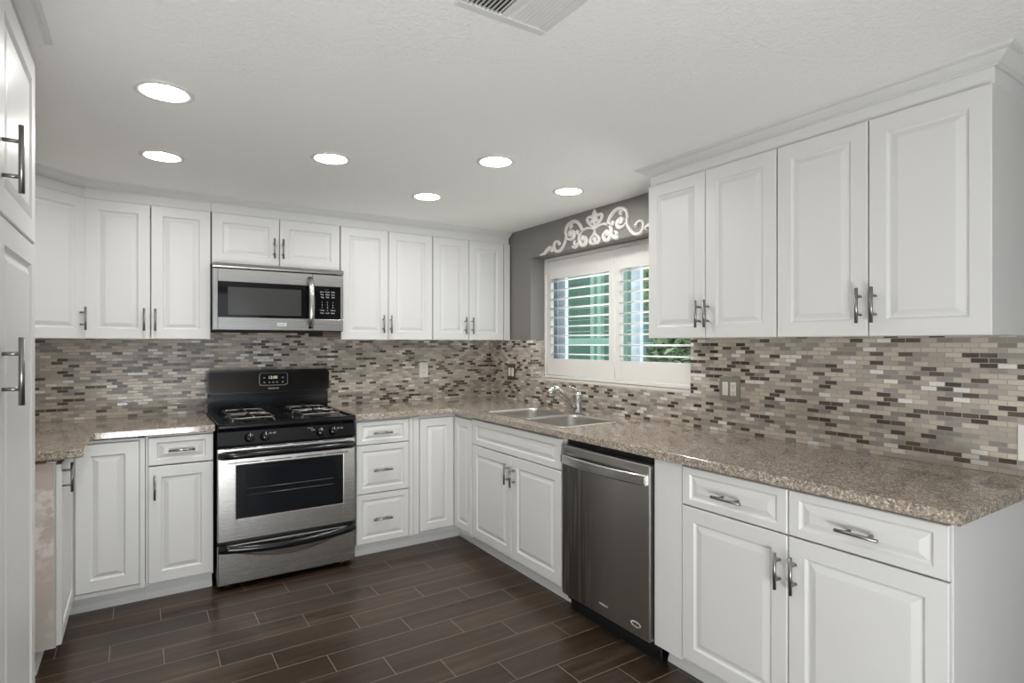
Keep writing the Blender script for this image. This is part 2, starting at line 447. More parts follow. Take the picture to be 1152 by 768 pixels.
wall_cabinet('white two-door wall cabinet next to the window', (XF, -2.1129, 0), R90, .692,
             [(G, .344), (.348, .692-G)], handles=(.319, .366), depth=.302)
rc = wall_cabinet('large white two-door wall cabinet at the open end of the right wall', (XF, -2.8049, 0), R90, .6935,
             [(G, .3415), (.3465, .692)], handles=(.320, .369), depth=.302)
# angled corner cabinet: pentagon body with one diagonal door
dc = thing('corner_wall_cabinet', 'angled corner wall cabinet with one diagonal door left of the range', 'cabinet', (-2.7148, -.316, 0), 0, 'white wall cabinets')
b = MB(); b.prism([(-.004, .31), (-.004, -.0035), (-.295, -.293), (-.625, -.293), (-.625, .31)], 'z', ZU+.002, ZD+.004); b.prism([(0, .31), (0, 0), (-.295, -.293), (-.625, -.293), (-.625, .31)], 'z', ZD+.004, ZC-.001); b.build('carcass', M['white'], dc)
dd = bpy.data.objects.new('door', None)
dl = math.hypot(.295, .293)
bb = MB(); raised_front(bb, .006, dl-.008, ZU, ZD, .056, .056)
dm = bb.build('door', M['white'], dc); bpy.data.objects.remove(dd)
dm.location = (-.295, -.293, 0); dm.rotation_euler = (0, 0, PI/4)
bar_pull(dm, dl-.036, 1.494)

# ------------------------------------------------------------------ pantry on the left
pc = thing('pantry_cabinet', 'tall white pantry cabinet with long bar handles at the left edge', 'cabinet', (-2.737, -3.055, 0), PI/2)
b = MB(); b.box(0, .975, 0, .605, .098, ZC-.001); b.build('carcass', M['white'], pc)
MB().box(.975, 1.022, -.001, .60, .0, 2.160).build('side_panel', M['white'], pc)
toe_kick(pc, 0, .975)
for i, (a, e, h) in enumerate(((.003, .515, .04), (.519, 1.030, .555))):
    door(pc, a, e, .108, 1.641, h, 1.300, L=.150, frame=.060)
    door(pc, a, e, 1.646, 2.160, h, 1.768, L=.150, frame=.060)

# ------------------------------------------------------------------ base cabinets
def base_cabinet(name, label, loc, rz, w, group='white base cabinets', depth=.588, kick=True, z1=.880, front=True, k0=0.0, k1=0.0):
    c = thing(name, label, 'cabinet', loc, rz, group)
    MB().hollow(.002, w-.0005, 0, depth, .095, z1).build('carcass', M['white'], c)
    if kick: toe_kick(c, k0, w+k1)
    return c
YB, XB = -.596, -.6245
c = base_cabinet('base_cabinet', 'white base cabinet with one drawer over one door just left of the range', (-2.440, YB, 0), 0, .318)
drawer(c, .014, .316, .722, .868, .796, hx=.165); door(c, .014, .316, .108, .716, .042, .609)
c = base_cabinet('base_cabinet', 'white base cabinet with three stacked drawers right of the range', (-1.3290, YB, 0), 0, .385)
MB().box(.3555, .3835, -.016, -.0005, .095, .872).build('filler', M['white'], c)
drawer(c, .003, .352, .722, .868, .793, hx=.166); drawer(c, .003, .352, .412, .717, .557, hx=.166, fz=.036); drawer(c, .003, .352, .097, .407, .247, hx=.166, fz=.036)
# right corner cabinet with two doors meeting in the inner corner
cc = thing('corner_base_cabinet', 'white inner-corner base cabinet with two narrow doors between drawers and sink', 'cabinet', (-.6245, -.596, 0), 0, 'white base cabinets')
b = MB(); b.prism([(-.3185, 0), (0, 0), (0, -.272), (.62, -.272), (.62, .59), (-.3185, .59)], 'z', .095, .880); b.build('carcass', M['white'], cc)
MB().box(-.3185, -.279, -.016, -.0005, .095, .872).build('face_frame', M['white'], cc)
b = MB(); b.box(-.277, -.020, -.014, -.0005, .095, .103); b.box(-.018, -.0005, -.268, -.016, .095, .103); b.build('bottom_rail', M['white'], cc)
door(cc, -.274, -.023, .107, .858, frame=.05)
bb = MB(); raised_front(bb, .024, .262, .107, .858, .05, .05)
o = bb.build('door', M['white'], cc); o.rotation_euler = (0, 0, R90)
b = MB(); b.box(-.3185, .076, .076, .09, 0, .098); b.box(.076, .09, -.272, .09, 0, .098)
b.prism([(.076, 0), (.062, 0), (.062, .012), (.068, .022), (.073, .034), (.076, .036)], 'x', -.3185, .07)
b.prism([(.076, 0), (.062, 0), (.062, .012), (.068, .022), (.073, .034), (.076, .036)], 'y', -.272, .07)
b.build('toe_kick', M['white'], cc)
# sink base
sb = thing('sink_base_cabinet', 'white sink base cabinet with two doors under a plain false front', 'cabinet', (XB, -.8700, 0), R90, 'white base cabinets')
b = MB(); b.box(0, .963, 0, .02, .095, .880); b.box(0, .018, .02, .60, .095, .880); b.box(.945, .963, .02, .60, .095, .880); b.box(.018, .945, .02, .60, .095, .113); b.box(.018, .945, .59, .60, .113, .880)
b.build('carcass', M['white'], sb); toe_kick(sb, 0, .963)
drawer(sb, .004, .943, .708, .868, 0, pull=False, fx=.05, fz=.035)
door(sb, .004, .472, .108, .702, .443, .598); door(sb, .476, .943, .108, .702, .507, .593)
# right run base with two drawers and two doors, flat filler beside the dishwasher and end panel
rb = base_cabinet('base_cabinet', 'wide white base cabinet with two drawers and two doors at the counter end', (XB, -2.452, 0), R90, 1.040, depth=.60, k1=0)
MB().box(0.0, .143, -.0185, -.0005, .095, .880).build('filler', M['white'], rb)
drawer(rb, .147, .5905, .722, .872, .790, hx=.371); drawer(rb, .5955, 1.050, .722, .872, .790, hx=.825)
door(rb, .147, .5905, .108, .7165, .566, .598); door(rb, .5955, 1.050, .108, .7165, .622, .598)
MB().box(1.041, 1.054, 0, .6165, 0, .880).build('end_panel', M['white'], rb)
MB().box(.986, 1.0405, .078, .095, 0, .094).build('kick_return', M['white'], rb)
# left corner cabinet: back-run door, side door and the raw, unfinished end
LX = -2.757
lc = thing('corner_base_cabinet', 'white corner base cabinet on the left with a raw unfinished end panel', 'cabinet', (LX, -.596, 0), 0, 'white base cabinets')
b = MB(); b.prism([(.3165, 0), (0, 0), (0, -.520), (-.585, -.520), (-.585, .59), (.3165, .59)], 'z', .095, .872); b.build('carcass', M['white'], lc)
MB().box(.296, .3165, -.018, -.0005, .095, .872).build('face_frame', M['white'], lc)
MB().box(.022, .294, -.012, -.0005, .095, .116).build('bottom_rail', M['white'], lc)
door(lc, .026, .291, .120, .858, frame=.058)
bb = MB(); raised_front(bb, -.530, -.026, .108, .858, .056, .056)
o = bb.build('door', M['white'], lc); o.rotation_euler = (0, 0, PI/2)
bar_pull(o, -.500, .795)
b = MB(); b.box(-.585, -.006, -.528, -.5205, .098, .8655); b.box(-.585, -.070, -.528, -.5205, 0, .098)
tag(b.build('end_panel', M['raw'], lc), 'bare greyish end panel with plaster smears')
tag(MB().box(-.585, -.030, -.526, -.5205, .867, .8800, .002).build('wood_strip', M['woodstrip'], lc), 'bare wood strip under the worktop')
b = MB(); b.box(-.076, .3165, .076, .09, 0, .098); b.box(-.090, -.076, -.520, .09, 0, .098)
b.prism([(.076, 0), (.062, 0), (.062, .012), (.068, .022), (.073, .034), (.076, .036)], 'x', -.07, .3165)
b.prism([(-.076, 0), (-.062, 0), (-.062, .012), (-.068, .022), (-.073, .034), (-.076, .036)], 'y', -.520, .07)
b.build('toe_kick', M['white'], lc)

# ------------------------------------------------------------------ worktops
def worktop(name, label, poly, walls, hole=None, z0=.881, z1=.918, bev=.0045):
    b = bmesh.new(); vs = [b.verts.new((x, y, z1)) for x, y in poly]
    f = b.faces.new(vs); r = bmesh.ops.extrude_face_region(b, geom=[f])
    for v in r['geom']:
        if isinstance(v, bmesh.types.BMVert): v.co.z = z0
    bmesh.ops.recalc_face_normals(b, faces=b.faces[:])
    es = []
    for e in b.edges:
        m = (e.verts[0].co+e.verts[1].co)/2
        if abs(e.verts[0].co.z-e.verts[1].co.z) > .001:
            continue
        if any(abs(m[ax]-val) < 1e-4 for ax, val in walls): continue
        es.append(e)
    bmesh.ops.bevel(b, geom=es, offset=bev, segments=4, profile=.5, affect='EDGES')
    me = bpy.data.meshes.new(name); b.to_mesh(me); b.free(); me.materials.append(M['stone'])
    o = bpy.data.objects.new(name, me); COL.objects.link(o)
    if hole:
        cu = MB().box(*hole).build('cut', M['stone'])
        md = o.modifiers.new('cut', 'BOOLEAN'); md.object = cu; md.operation = 'DIFFERENCE'; md.solver = 'EXACT'
        bpy.context.view_layer.update(); dg = bpy.context.evaluated_depsgraph_get()
        nm = bpy.data.meshes.new_from_object(o.evaluated_get(dg)); o.modifiers.clear(); o.data = nm; nm.name = name
        bpy.data.objects.remove(cu)
    return tag(o, label, 'worktop')
worktop('stone_worktop', 'L-shaped speckled stone worktop running from the range past the sink to the right end',
        [(-1.338, -.0005), (-1.338, -.636), (-.664, -.636), (-.664, -3.535), (-.0005, -3.535), (-.0005, -.0005)], [(1, -.0005), (0, -.0005), (0, -1.338)],
        (-.595, -.195, -1.752, -.935, .8, 1.0))
worktop('stone_worktop', 'short speckled stone worktop left of the range over the unfinished cabinet end',
        [(-3.344, -.0005), (-3.344, -1.150), (-2.680, -1.150), (-2.662, -1.132), (-2.662, -.650), (-2.648, -.636), (-2.118, -.636), (-2.118, -.0005)], [(1, -.0005), (0, -3.344), (0, -2.118)])

# ------------------------------------------------------------------ sink and faucet
def rrect(x0, x1, y0, y1, r, n=7):
    pts = []
    for cx, cy, a in ((x1-r, y1-r, 0), (x0+r, y1-r, PI/2), (x0+r, y0+r, PI), (x1-r, y0+r, 1.5*PI)):
        for k in range(n+1): pts.append((cx+r*math.cos(a+PI/2*k/n), cy+r*math.sin(a+PI/2*k/n)))
    return pts
sk = thing('kitchen_sink', 'double-bowl stainless steel sink set into the worktop below the window', 'sink', (-.395, -1.345, .918))
dk = bmesh.new()
def ring(bm, pts, z): return [bm.verts.new((x, y, z)) for x, y in pts]
outer = ring(dk, rrect(-.212, .212, -.420, .420, .05), .0025)
bowls = [(-.198, .192, .020, .404), (-.198, .192, -.405, -.020)]
edges = []
def close(bm, vs):
    return [bm.edges.new((vs[i], vs[(i+1) % len(vs)])) for i in range(len(vs))]
edges += close(dk, outer)
for q in bowls: edges += close(dk, ring(dk, rrect(*q, .065), .0025))
bmesh.ops.triangle_fill(dk, edges=edges, use_beauty=True, use_dissolve=False)
b = MB(); b.join(dk)
o2 = ring(b.bm, rrect(-.212, .212, -.420, .420, .05), .0025); o3 = ring(b.bm, rrect(-.215, .215, -.423, .423, .052), .0005)
for i in range(len(o2)): b.bm.faces.new((o2[i], o2[(i+1) % len(o2)], o3[(i+1) % len(o3)], o3[i]))
b.build('rim', M['steel_sink'], sk)
for q in bowls:
    b = MB(); prev = None
    for ins, z, r in ((0, .0025, .065), (.003, -.003, .064), (.006, -.02, .062), (.014, -.150, .060), (.024, -.172, .055), (.050, -.182, .04), (.14, -.186, .03)):
        cur = ring(b.bm, rrect(q[0]+ins, q[1]-ins, q[2]+ins, q[3]-ins, r), z)
        if prev:
            for i in range(len(cur)):
                f = b.bm.faces.new((prev[i], prev[(i+1) % len(cur)], cur[(i+1) % len(cur)], cur[i])); f.smooth = True
        prev = cur
    b.bm.faces.new(prev)
    bo = b.build('bowl', M['steel_sink'], sk)
    b = MB(); cx, cy = (q[0]+q[1])/2, (q[2]+q[3])/2
    b.lathe([(.0, -.183), (.020, -.183), (.030, -.181), (.042, -.1835), (.042, -.186)], (cx, cy, 0), 24); b.build('drain', M['chrome'], bo)
fa = thing('kitchen_faucet', 'chrome single-lever faucet with angled pull-out spout behind the sink', 'faucet', (-.110, -1.300, .918))
b = MB(); b.prism(rrect(-.030, .030, -.125, .125, .029), 'z', 0.0, .006); b.build('deck_plate', M['chrome'], fa)
b = MB(); b.lathe([(.030, .006), (.029, .012), (.0275, .02), (.0265, .085), (.028, .105), (.026, .120), (.016, .132), (0, .136)], n=24); b.build('body', M['chrome'], fa)
b = MB(); b.tube([(-.010, 0, .026), (-.05, 0, .060), (-.095, 0, .098), (-.098, 0, .1005), (-.140, 0, .134), (-.168, 0, .154), (-.188, 0, .160), (-.204, .0, .155), (-.216, 0, .141), (-.222, 0, .120)],
                 [.0185, .0185, .0185, .0215, .0225, .0235, .0245, .025, .024, .021], 18)
b.build('spout', M['chrome'], fa)
b = MB(); b.tube([(-.003, 0, .124), (-.010, .002, .142), (-.026, .004, .154), (-.050, .006, .164), (-.072, .008, .170)], [.014, .012, .009, .007, .006], 12, flat=(1.3, .8)); b.build('lever', M['chrome'], fa)

# ------------------------------------------------------------------ gas range
RW = .757
rg = thing('gas_range', 'freestanding stainless steel and black gas range between the base cabinets', 'range', (-2.109, -.655, 0))
b = MB(); b.box(.004, RW-.004, .022, .625, .045, .905); b.build('body', M['black_matte'], rg)
for (lx, ly) in ((.06, .07), (RW-.06, .07), (.06, .57), (RW-.06, .57)):
    b = MB(); b.lathe([(.0, 0), (.018, 0), (.018, .012), (.010, .014), (.010, .05)], (lx, ly, 0), 14); b.build('foot', M['black_matte'], rg)
# storage drawer with bowed black pull and the shallow scoop under it
b = MB(); b.box(0, RW, -.012, .022, .035, .252, .006)
dr = b.build('drawer', M['steel'], rg)
def bow(x0, x1, yb, z0, out, dz, n=15):
    return [(x0+(x1-x0)*i/(n-1), yb-out*math.sin(PI*i/(n-1))**.8, z0-dz*math.sin(PI*i/(n-1))) for i in range(n)]
b = MB(); b.tube(bow(.006, RW-.006, -.018, .236, .030, .020), .019, 12, flat=(.9, 1.15)); b.build('handle', M['black'], dr)
b = MB()
lo = [(.10+(RW-.20)*i/18, .200-.052*math.sin(PI*i/18)) for i in range(19)]; hi = [(x, .214-.018*math.sin(PI*i/18)) for i, (x, z) in enumerate(lo)]
for i in range(18):
    q = [(lo[i][0], -.0125, lo[i][1]), (lo[i+1][0], -.0125, lo[i+1][1]), (hi[i+1][0], -.0175, hi[i+1][1]), (hi[i][0], -.0175, hi[i][1])]
    b.bm.faces.new([b.bm.verts.new(v) for v in q])
b.build('grip_scoop', M['steel'], dr)
# oven door with framed black window, handle and vent slots
b = MB(); X0, X1, Z0, Z1 = .094, RW-.074, .392, .686
b.box(0, X0, -.014, .021, .272, .786, .005); b.box(X1, RW, -.014, .021, .272, .786, .005)
b.box(X0-.006, X1+.006, -.014, .021, .272, Z0, .004); b.box(X0-.006, X1+.006, -.014, .021, Z1, .786, .004)
od = b.build('oven_door', M['steel'], rg)
b = MB(); b.box(X0-.002, X1+.002, -.010, .015, Z0-.002, Z1+.002); b.build('window_frame', M['black'], od)
tag(MB().box(X0+.045, X1-.045, -.0115, -.0102, Z0+.022, Z1-.025, .0004).build('window_pane', plain('oven_glass', rgb(22, 25, 30), .06), od), 'smoky oven glass')
b = MB()
for z in (Z0+.125, Z0+.160):
    b.tube(((X0+.055, -.0118, z), (X1-.055, -.0118, z)), .0016, 6)
b.build('oven_rack', M['nickel'], od)
b = MB()
for (p0, p1) in ((.0, .2), (.2, .37), (.38, .56), (.56, .72)):
    b.box(.03+p0*.95, .03+p1*.95-.02, -.0150, -.0138, .779, .7825); b.box(.05+p0*.95, .05+p1*.95-.02, -.0150, -.0138, .700, .704)
b.build('vent_slots', M['dark'], od)
b = MB(); b.tube([(.012, -.022, .745), (.03, -.046, .746), (.10, -.052, .747), (RW-.10, -.052, .747), (RW-.03, -.046, .746), (RW-.012, -.022, .745)], .017, 14, flat=(1.0, 1.1))
b.box(.006, .034, -.045, -.013, .733, .759, .004); b.box(RW-.034, RW-.006, -.045, -.013, .733, .759, .004)
b.build('handle', M['black'], od)
# control panel and knobs
b = MB(); b.prism([(.03, .796), (-.018, .796), (-.022, .802), (-.006, .874), (.03, .874)], 'x', 0, RW); cp = b.build('control_panel', M['black'], rg)
for kx in (.160, .241, .548, .622):
    b = MB(); b.lathe([(.027, .0), (.026, -.006), (.022, -.010), (.0205, -.026), (.018, -.029), (0, -.029)], n=24, axis='y')
    b.box(-.005, .005, -.036, -.024, -.022, .022, .002)
    k = b.build('knob', M['black'], cp); k.location = (kx, -.013, .836); k.rotation_euler = (math.radians(-12), 0, 0)
    MB().box(-.0012, .0012, -.0368, -.0358, .004, .021).build('pointer', M['print'], k)
def txt_panel(x, z, s, body): 
    return text('lettering', body, s, M['print'], cp, (x, -.0135-(.836-z)*.22-.0008, z), (PI/2-math.radians(12.5), 0, 0))
txt_panel(.282, .852, .013, 'HI  LO'); txt_panel(.505, .850, .012, 'OFF'); txt_panel(.490, .862, .009, 'FRONT'); txt_panel(.665, .850, .013, 'HI  LO')
# cooktop
b = MB(); b.box(-.0, RW, -.030, .590, .893, .915, .006)
b.box(0, .018, -.030, .59, .9145, .924, .004); b.box(RW-.018, RW, -.030, .59, .9145, .924, .004); b.box(.014, RW-.014, -.030, -.014, .9145, .922, .003)
b.prism([(-.028, .895), (-.030, .905), (-.012, .905), (0, .876), (-.008, .876)], 'x', .004, RW-.004)
ct = b.build('cooktop', M['black'], rg)
for bx in (.190, .567):
    for by in (.150, .415):
        b = MB(); b.lathe([(.058, .9152), (.052, .919), (.040, .921), (.038, .928), (.030, .934), (0, .935)], (bx, by, 0), 24)
        b.build('burner', M['black_matte'], ct)
        g_ = MB(); h = .112; zt = .947; rr = .0052
        pts = rrect(bx-h, bx+h, by-h, by+h, .03, 4)
        g_.tube([(x, y, zt-.008) for x, y in pts+pts[:1]], rr, 8, cap=False)
        for dx, dy in ((1, 0), (-1, 0), (0, 1), (0, -1)):
            g_.tube([(bx+dx*h, by+dy*h, zt-.008), (bx+dx*(h-.02), by+dy*(h-.02), zt), (bx+dx*.028, by+dy*.028, zt)], rr, 8)
        for dx, dy in ((1, 1), (-1, 1), (1, -1), (-1, -1)):
            g_.tube([(bx+dx*(h-.012), by+dy*(h-.012), zt-.008), (bx+dx*(h+.002), by+dy*(h+.002), .9155)], rr, 8)
        g_.build('burner_grate', M['iron'], ct)
# backguard
b = MB()
def yz(x0, x1, poly): b.prism(poly, 'x', x0, x1)
prof = [(.575, .905), (.640, .905), (.640, 1.020), (.575, 1.020)]
yz(.006, RW-.006, prof); b.box(.006, RW-.006, .566, .640, 1.018, 1.034, .004)
bgd = b.build('backguard', M['black'], rg)
b = MB(); rp = rrect(0, RW, 1.034, 1.186, .030, 6)
b.prism(rp, 'y', .560, .645); b.build('console', M['black'], bgd)
b = MB(); b.prism(rrect(.012, RW-.012, 1.046, 1.176, .02, 6), 'y', .5575, .5605); cn = b.build('console_face', M['steel_dark'], bgd)
b = MB(); zc_ = 1.125; xc_ = .392
b.prism(rrect(xc_-.090, xc_+.090, zc_-.043, zc_+.043, .018, 6), 'y', .5540, .5576); bz = b.build('display_bezel', plain('bezel_steel', rgb(98, 95, 90), .35, 1.0), cn)
b = MB(); b.prism(rrect(xc_-.084, xc_+.084, zc_-.036, zc_+.041, .015, 6), 'y', .5525, .5541); b.build('display_panel', M['glass_black'], bz)
text('digits', '12:00', .026, M['digits'], bz, (xc_-.006, .5522, zc_+.011), FRONT)
KEYS = plain('grey_keys', rgb(120, 120, 116), .5)
for px_, pz_ in ((-.058, .010), (.056, .010), (-.058, -.020), (-.028, -.020), (-.004, -.020), (.020, -.020), (.056, -.020)):
    MB().box(xc_+px_-.006, xc_+px_+.006, .5518, .5526, zc_+pz_-.004, zc_+pz_+.004, .0003).build('button', KEYS, bz)
text('lettering', 'FRIGIDAIRE', .013, M['print'], cn, (xc_, .5570, 1.064), FRONT)

# ------------------------------------------------------------------ microwave
mw = thing('microwave_oven', 'stainless steel over-the-range microwave under the short cabinet', 'microwave', (-2.1070, -.410, 1.438))
MWW = .7595; MH = .372
b = MB(); b.box(.001, MWW-.001, .014, .408, .0, .395); b.build('casing', M['black_matte'], mw)
b = MB(); b.prism([(.02, MH-.002), (-.010, MH-.002), (-.012, MH+.006), (-.004, MH+.024), (.02, MH+.026)], 'x', 0, MWW); b.build('vent_strip', M['steel'], mw)
b = MB(); b.box(0, .026, .0, .016, .004, MH-.008, .002); b.box(.026, .565, .0, .016, .004, .078, .002); b.box(.026, .565, .0, .016, .288, MH-.008, .002); b.box(.552, .566, 0, .016, .078, .288)
md = b.build('door', M['steel'], mw)
b = MB(); b.box(.0255, .553, .003, .014, .0775, .2885); b.build('window_frame', M['glass_black'], md)
tag(MB().box(.080, .497, .0018, .0032, .094, .258, .0005).build('window_pane', plain('mesh_glass', rgb(66, 66, 64), .12), md), 'grey mesh-backed glass')
b = MB(); b.tube([(.548, -.001, .026), (.549, -.022, .045), (.550, -.038, .085), (.550, -.044, .178), (.550, -.038, .272), (.549, -.022, .315), (.548, -.001, .334)], .0155, 14, flat=(1.15, .9)); b.build('handle', M['steel'], md)
b = MB(); b.prism(rrect(.352, .408, .030, .050, .004), 'y', -.0015, .0005); bd = b.build('badge', M['print'], md)
text('lettering', 'FRIGIDAIRE', .0085, M['black_matte'], bd, (.380, -.0018, .040), FRONT)
b = MB(); b.box(.5675, MWW, 0, .016, .004, .078, .002); b.box(.5675, MWW, 0, .016, .288, MH-.008, .002); b.box(.742, MWW, 0, .016, .078, .288, .001); cpn = b.build('control_surround', M['steel'], mw)
b = MB(); b.box(.5677, .7425, .0015, .014, .0775, .2885); kp = b.build('keypad', M['glass_black'], mw)
text('lettering', '12:00', .013, plain('dim_digits', rgb(70, 72, 68), .4), kp, (.650, .0012, .268), FRONT)
for cx_, up_, lo_ in ((.624, 'Auto\nPop\nVeg', '1\n4\n7\nTimer\nStop'), (.658, 'Cook\nHeat\nDef', '2\n5\n8\n0\nLock'), (.693, 'Melt\nSoft\nAdd', '3\n6\n9\nClock\nStart')):
    text('key_lettering', up_, .0125, M['print'], kp, (cx_, .0012, .236), FRONT, spacing=1.35)
    text('key_lettering', lo_, .0125, M['print'], kp, (cx_, .0012, .152), FRONT, spacing=1.35)
b = MB(); b.box(.02, MWW-.13, .02, .40, -.006, .0005); b.build('bottom_grille', M['dark'], mw)
MB().box(MWW-.125, MWW-.006, .03, .40, -.030, .0003, .002).build('underside_lamp_cover', M['brown'], mw)

# ------------------------------------------------------------------ dishwasher
dw = thing('dishwasher', 'stainless steel dishwasher with dried drip streaks right of the sink cabinet', 'dishwasher', (-.630, -1.8375, 0), R90)
DWW = .609
b = MB(); b.box(.004, DWW-.004, .010, .58, .06, .874); b.build('body', M['dark'], dw)
b = MB(); b.box(.004, DWW-.008, -.030, .0095, .094, .846, .006); dd = b.build('door', M['steel_dw'], dw)
b = MB(); n = 17; top = []; 
rows_ = []
for i in range(n):
    x = .010+(DWW-.034)*i/(n-1); out = .012+.030*math.sin(PI*i/(n-1))**.7
    yb = -.030-out; rows_.append([(x, yb+.014, .762), (x, yb+.004, .757), (x, yb, .762), (x, yb, .799), (x, yb+.004, .804), (x, yb+.014, .800)])
vs = [[b.bm.verts.new(q) for q in r_] for r_ in rows_]
for a, c in zip(vs, vs[1:]):
    for j in range(6):
        f = b.bm.faces.new((a[j], a[(j+1) % 6], c[(j+1) % 6], c[j]))
b.bm.faces.new(vs[0]); b.bm.faces.new(vs[-1][::-1])
b.box(.010, .024, -.046, -.029, .764, .798, .002); b.box(DWW-.040, DWW-.025, -.046, -.029, .764, .798, .002)
b.build('handle', M['steel'], dd)
b = MB(); b.prism(rrect(.030, .100, .8165, .8235, .003), 'y', -.0312, -.0298); b.build('badge', M['nickel'], dd)
text('lettering', 'Whirlpool', .014, M['print'], dd, (.315, -.0306, .150), FRONT)
b = MB(); n = 40
for i in range(n):      # oval swirl emblem
    a0, a1 = 2*PI*i/n, 2*PI*(i+1)/n
    def P(a, k): 
        wv = .0035+.0055*(.5+.5*math.cos(a-2.4)); rx, rz = .030, .0125
        return (.520+(rx-(wv if k else 0))*math.cos(a), -.0309, .145+(rz-(wv*.6 if k else 0))*math.sin(a))
    b.bm.faces.new([b.bm.verts.new(q) for q in (P(a0, 0), P(a1, 0), P(a1, 1), P(a0, 1))])
bmesh.ops.remove_doubles(b.bm, verts=b.bm.verts[:], dist=1e-5)
r = bmesh.ops.extrude_face_region(b.bm, geom=b.bm.faces[:])
for v in r['geom']:
    if isinstance(v, bmesh.types.BMVert): v.co.y += .0012
b.build('oval_emblem', M['print'], dd)
b = MB(); b.box(.004, DWW-.004, .030, .045, .0, .086); b.box(.004, DWW-.004, .010, .045, .080, .0935); b.build('toe_panel', M['black_matte'], dw)

# ------------------------------------------------------------------ window with plantation shutters
w1 = thing('window_1', None, None, (.215, -1.352, WZ0)); w1['kind'] = 'structure'
HY = (WY0-WY1)/2-.002; HZ = WZ1-WZ0-.002
b = MB(); fw = .065
b.box(0, .07, -HY, HY, .001, fw, .003); b.box(0, .07, -HY, HY, HZ-fw, HZ, .003); b.box(0, .07, HY-fw, HY, fw, HZ-fw, .003); b.box(0, .07, -HY, -HY+fw, fw, HZ-fw, .003)
b.build('window_frame', M['vinyl'], w1)
b = MB()
ys = (HY-fw-.002, -.165)     # left sliding sash
sw = .080
b.box(.008, .038, ys[0]-sw, ys[0], fw, HZ-fw, .003); b.box(.008, .038, ys[1], ys[1]+sw, fw, HZ-fw, .003); b.box(.008, .038, ys[1]+sw, ys[0]-sw, fw, fw+.03, .003); b.box(.008, .038, ys[1]+sw, ys[0]-sw, HZ-fw-.03, HZ-fw, .003)
b.build('window_sash', M['vinyl'], w1)
MB().box(.020, .024, ys[1]+sw, ys[0]-sw, fw+.03, HZ-fw-.03).build('window_glass', M['pane_green'], w1)
MB().box(.050, .054, -HY+fw, ys[1]+.02, fw, HZ-fw).build('window_glass', M['pane'], w1)
# shutter casing and two hinged panels
sf = thing('plantation_shutter', 'white two-panel plantation shutter with open louvers filling the kitchen window', 'shutter', (.135, -1.352, WZ0))
b = MB(); q = .022
b.box(0, .06, HY-q, HY, .002, HZ, .003); b.box(0, .06, -HY, -HY+q, .002, HZ, .003); b.box(0, .06, -HY+q, HY-q, .002, q, .003); b.box(0, .06, -HY+q, HY-q, HZ-q, HZ, .003)
b.build('casing', M['shutter'], sf)
def shutter(y_l, y_r):
    h = (y_l-y_r)/2-.002; H = HZ-.052; st = .052; rl = .122
    b = MB(); b.box(0, .028, h-st, h, 0, H, .003); b.box(0, .028, -h, -h+st, 0, H, .003)
    b.box(.001, .027, -h+st, h-st, 0, rl, .002); b.box(.001, .027, -h+st, h-st, H-rl-.012, H, .002)
    s_ = b.build('shutter_panel', M['shutter'], sf); s_.location = (.008, (y_l+y_r)/2+1.352, .026)
    b = MB(); z = rl+.034
    while z < H-rl-.02:
        b.tube([(.014, -h+st-.002, z), (.014, h-st+.002, z)], .032, 12, flat=(1.0, .15))
        z += .0683
    b.build('louvers', M['shutter'], s_)
    for zz in (.06, H-.06):
        b = MB(); b.tube([(-.004, h, zz-.03), (-.004, h, zz+.03)], .004, 8); b.build('hinge', M['shutter'], s_)
    return s_
shutter(WY0-.024, -1.366)
shutter(-1.370, WY1+.024)

# ------------------------------------------------------------------ scroll ornament above the window
S = {'A': [(.594, 2.008), (.547, 2.016), (.514, 2.037), (.475, 2.047), (.446, 2.034), (.462, 2.016)],
 'C': [(.371, 2.064), (.383, 2.081), (.413, 2.084), (.431, 2.062), (.426, 2.031), (.405, 2.011), (.367, 2.009), (.33, 2.033), (.3, 2.075)],
 'B': [(.3, 2.075), (.293, 2.111), (.3, 2.138), (.282, 2.18), (.235, 2.199), (.189, 2.195), (.149, 2.164), (.129, 2.127), (.143, 2.107), (.172, 2.114)],
 'B2': [(.262, 2.184), (.235, 2.172), (.25, 2.152)],
 'Bi': [(.288, 2.095), (.267, 2.079), (.235, 2.075), (.211, 2.091), (.211, 2.113), (.229, 2.127), (.247, 2.12)],
 'D': [(.002, 2.105), (.045, 2.121), (.094, 2.124), (.136, 2.109), (.155, 2.078), (.151, 2.042), (.127, 2.014), (.098, 2.017), (.085, 2.042), (.098, 2.062), (.118, 2.06)],
 'Dt': [(.156, 2.042), (.181, 2.02), (.212, 2.013), (.227, 2.023)], 'Dt2': [(.195, 2.015), (.204, 2.042), (.192, 2.06)],
 'E': [(.0, 2.103), (.007, 2.073), (.039, 2.043), (.041, 2.018), (.018, 2.008), (-.003, 2.019), (.001, 2.037)],
 'Fs': [(.0, 2.124), (.029, 2.134), (.061, 2.163), (.07, 2.186), (.055, 2.199), (.029, 2.196), (.013, 2.179), (.023, 2.163)]}
WD = {'A': (.012, .034, .008), 'C': (.014, .024, .018), 'B': (.014, .027, .018), 'B2': (.016, .024, .006), 'Bi': (.014, .030, .030), 'D': (.014, .026, .030), 'Dt': (.016, .028, .008), 'Dt2': (.012, .022, .006), 'E': (.012, .020, .022), 'Fs': (.012, .022, .018)}
def catmull(P, k=7):
    P = [Vector(p) for p in P]; out = []
    for i in range(len(P)-1):
        p0, p1, p2, p3 = P[max(i-1, 0)], P[i], P[i+1], P[min(i+2, len(P)-1)]
        for j in range(k):
            t = j/k; out.append(.5*((2*p1)+(p2-p0)*t+(2*p0-5*p1+4*p2-p3)*t*t+(3*p1-p0-3*p2+p3)*t**3))
    return out+[P[-1]]
b = MB(); TH = .014
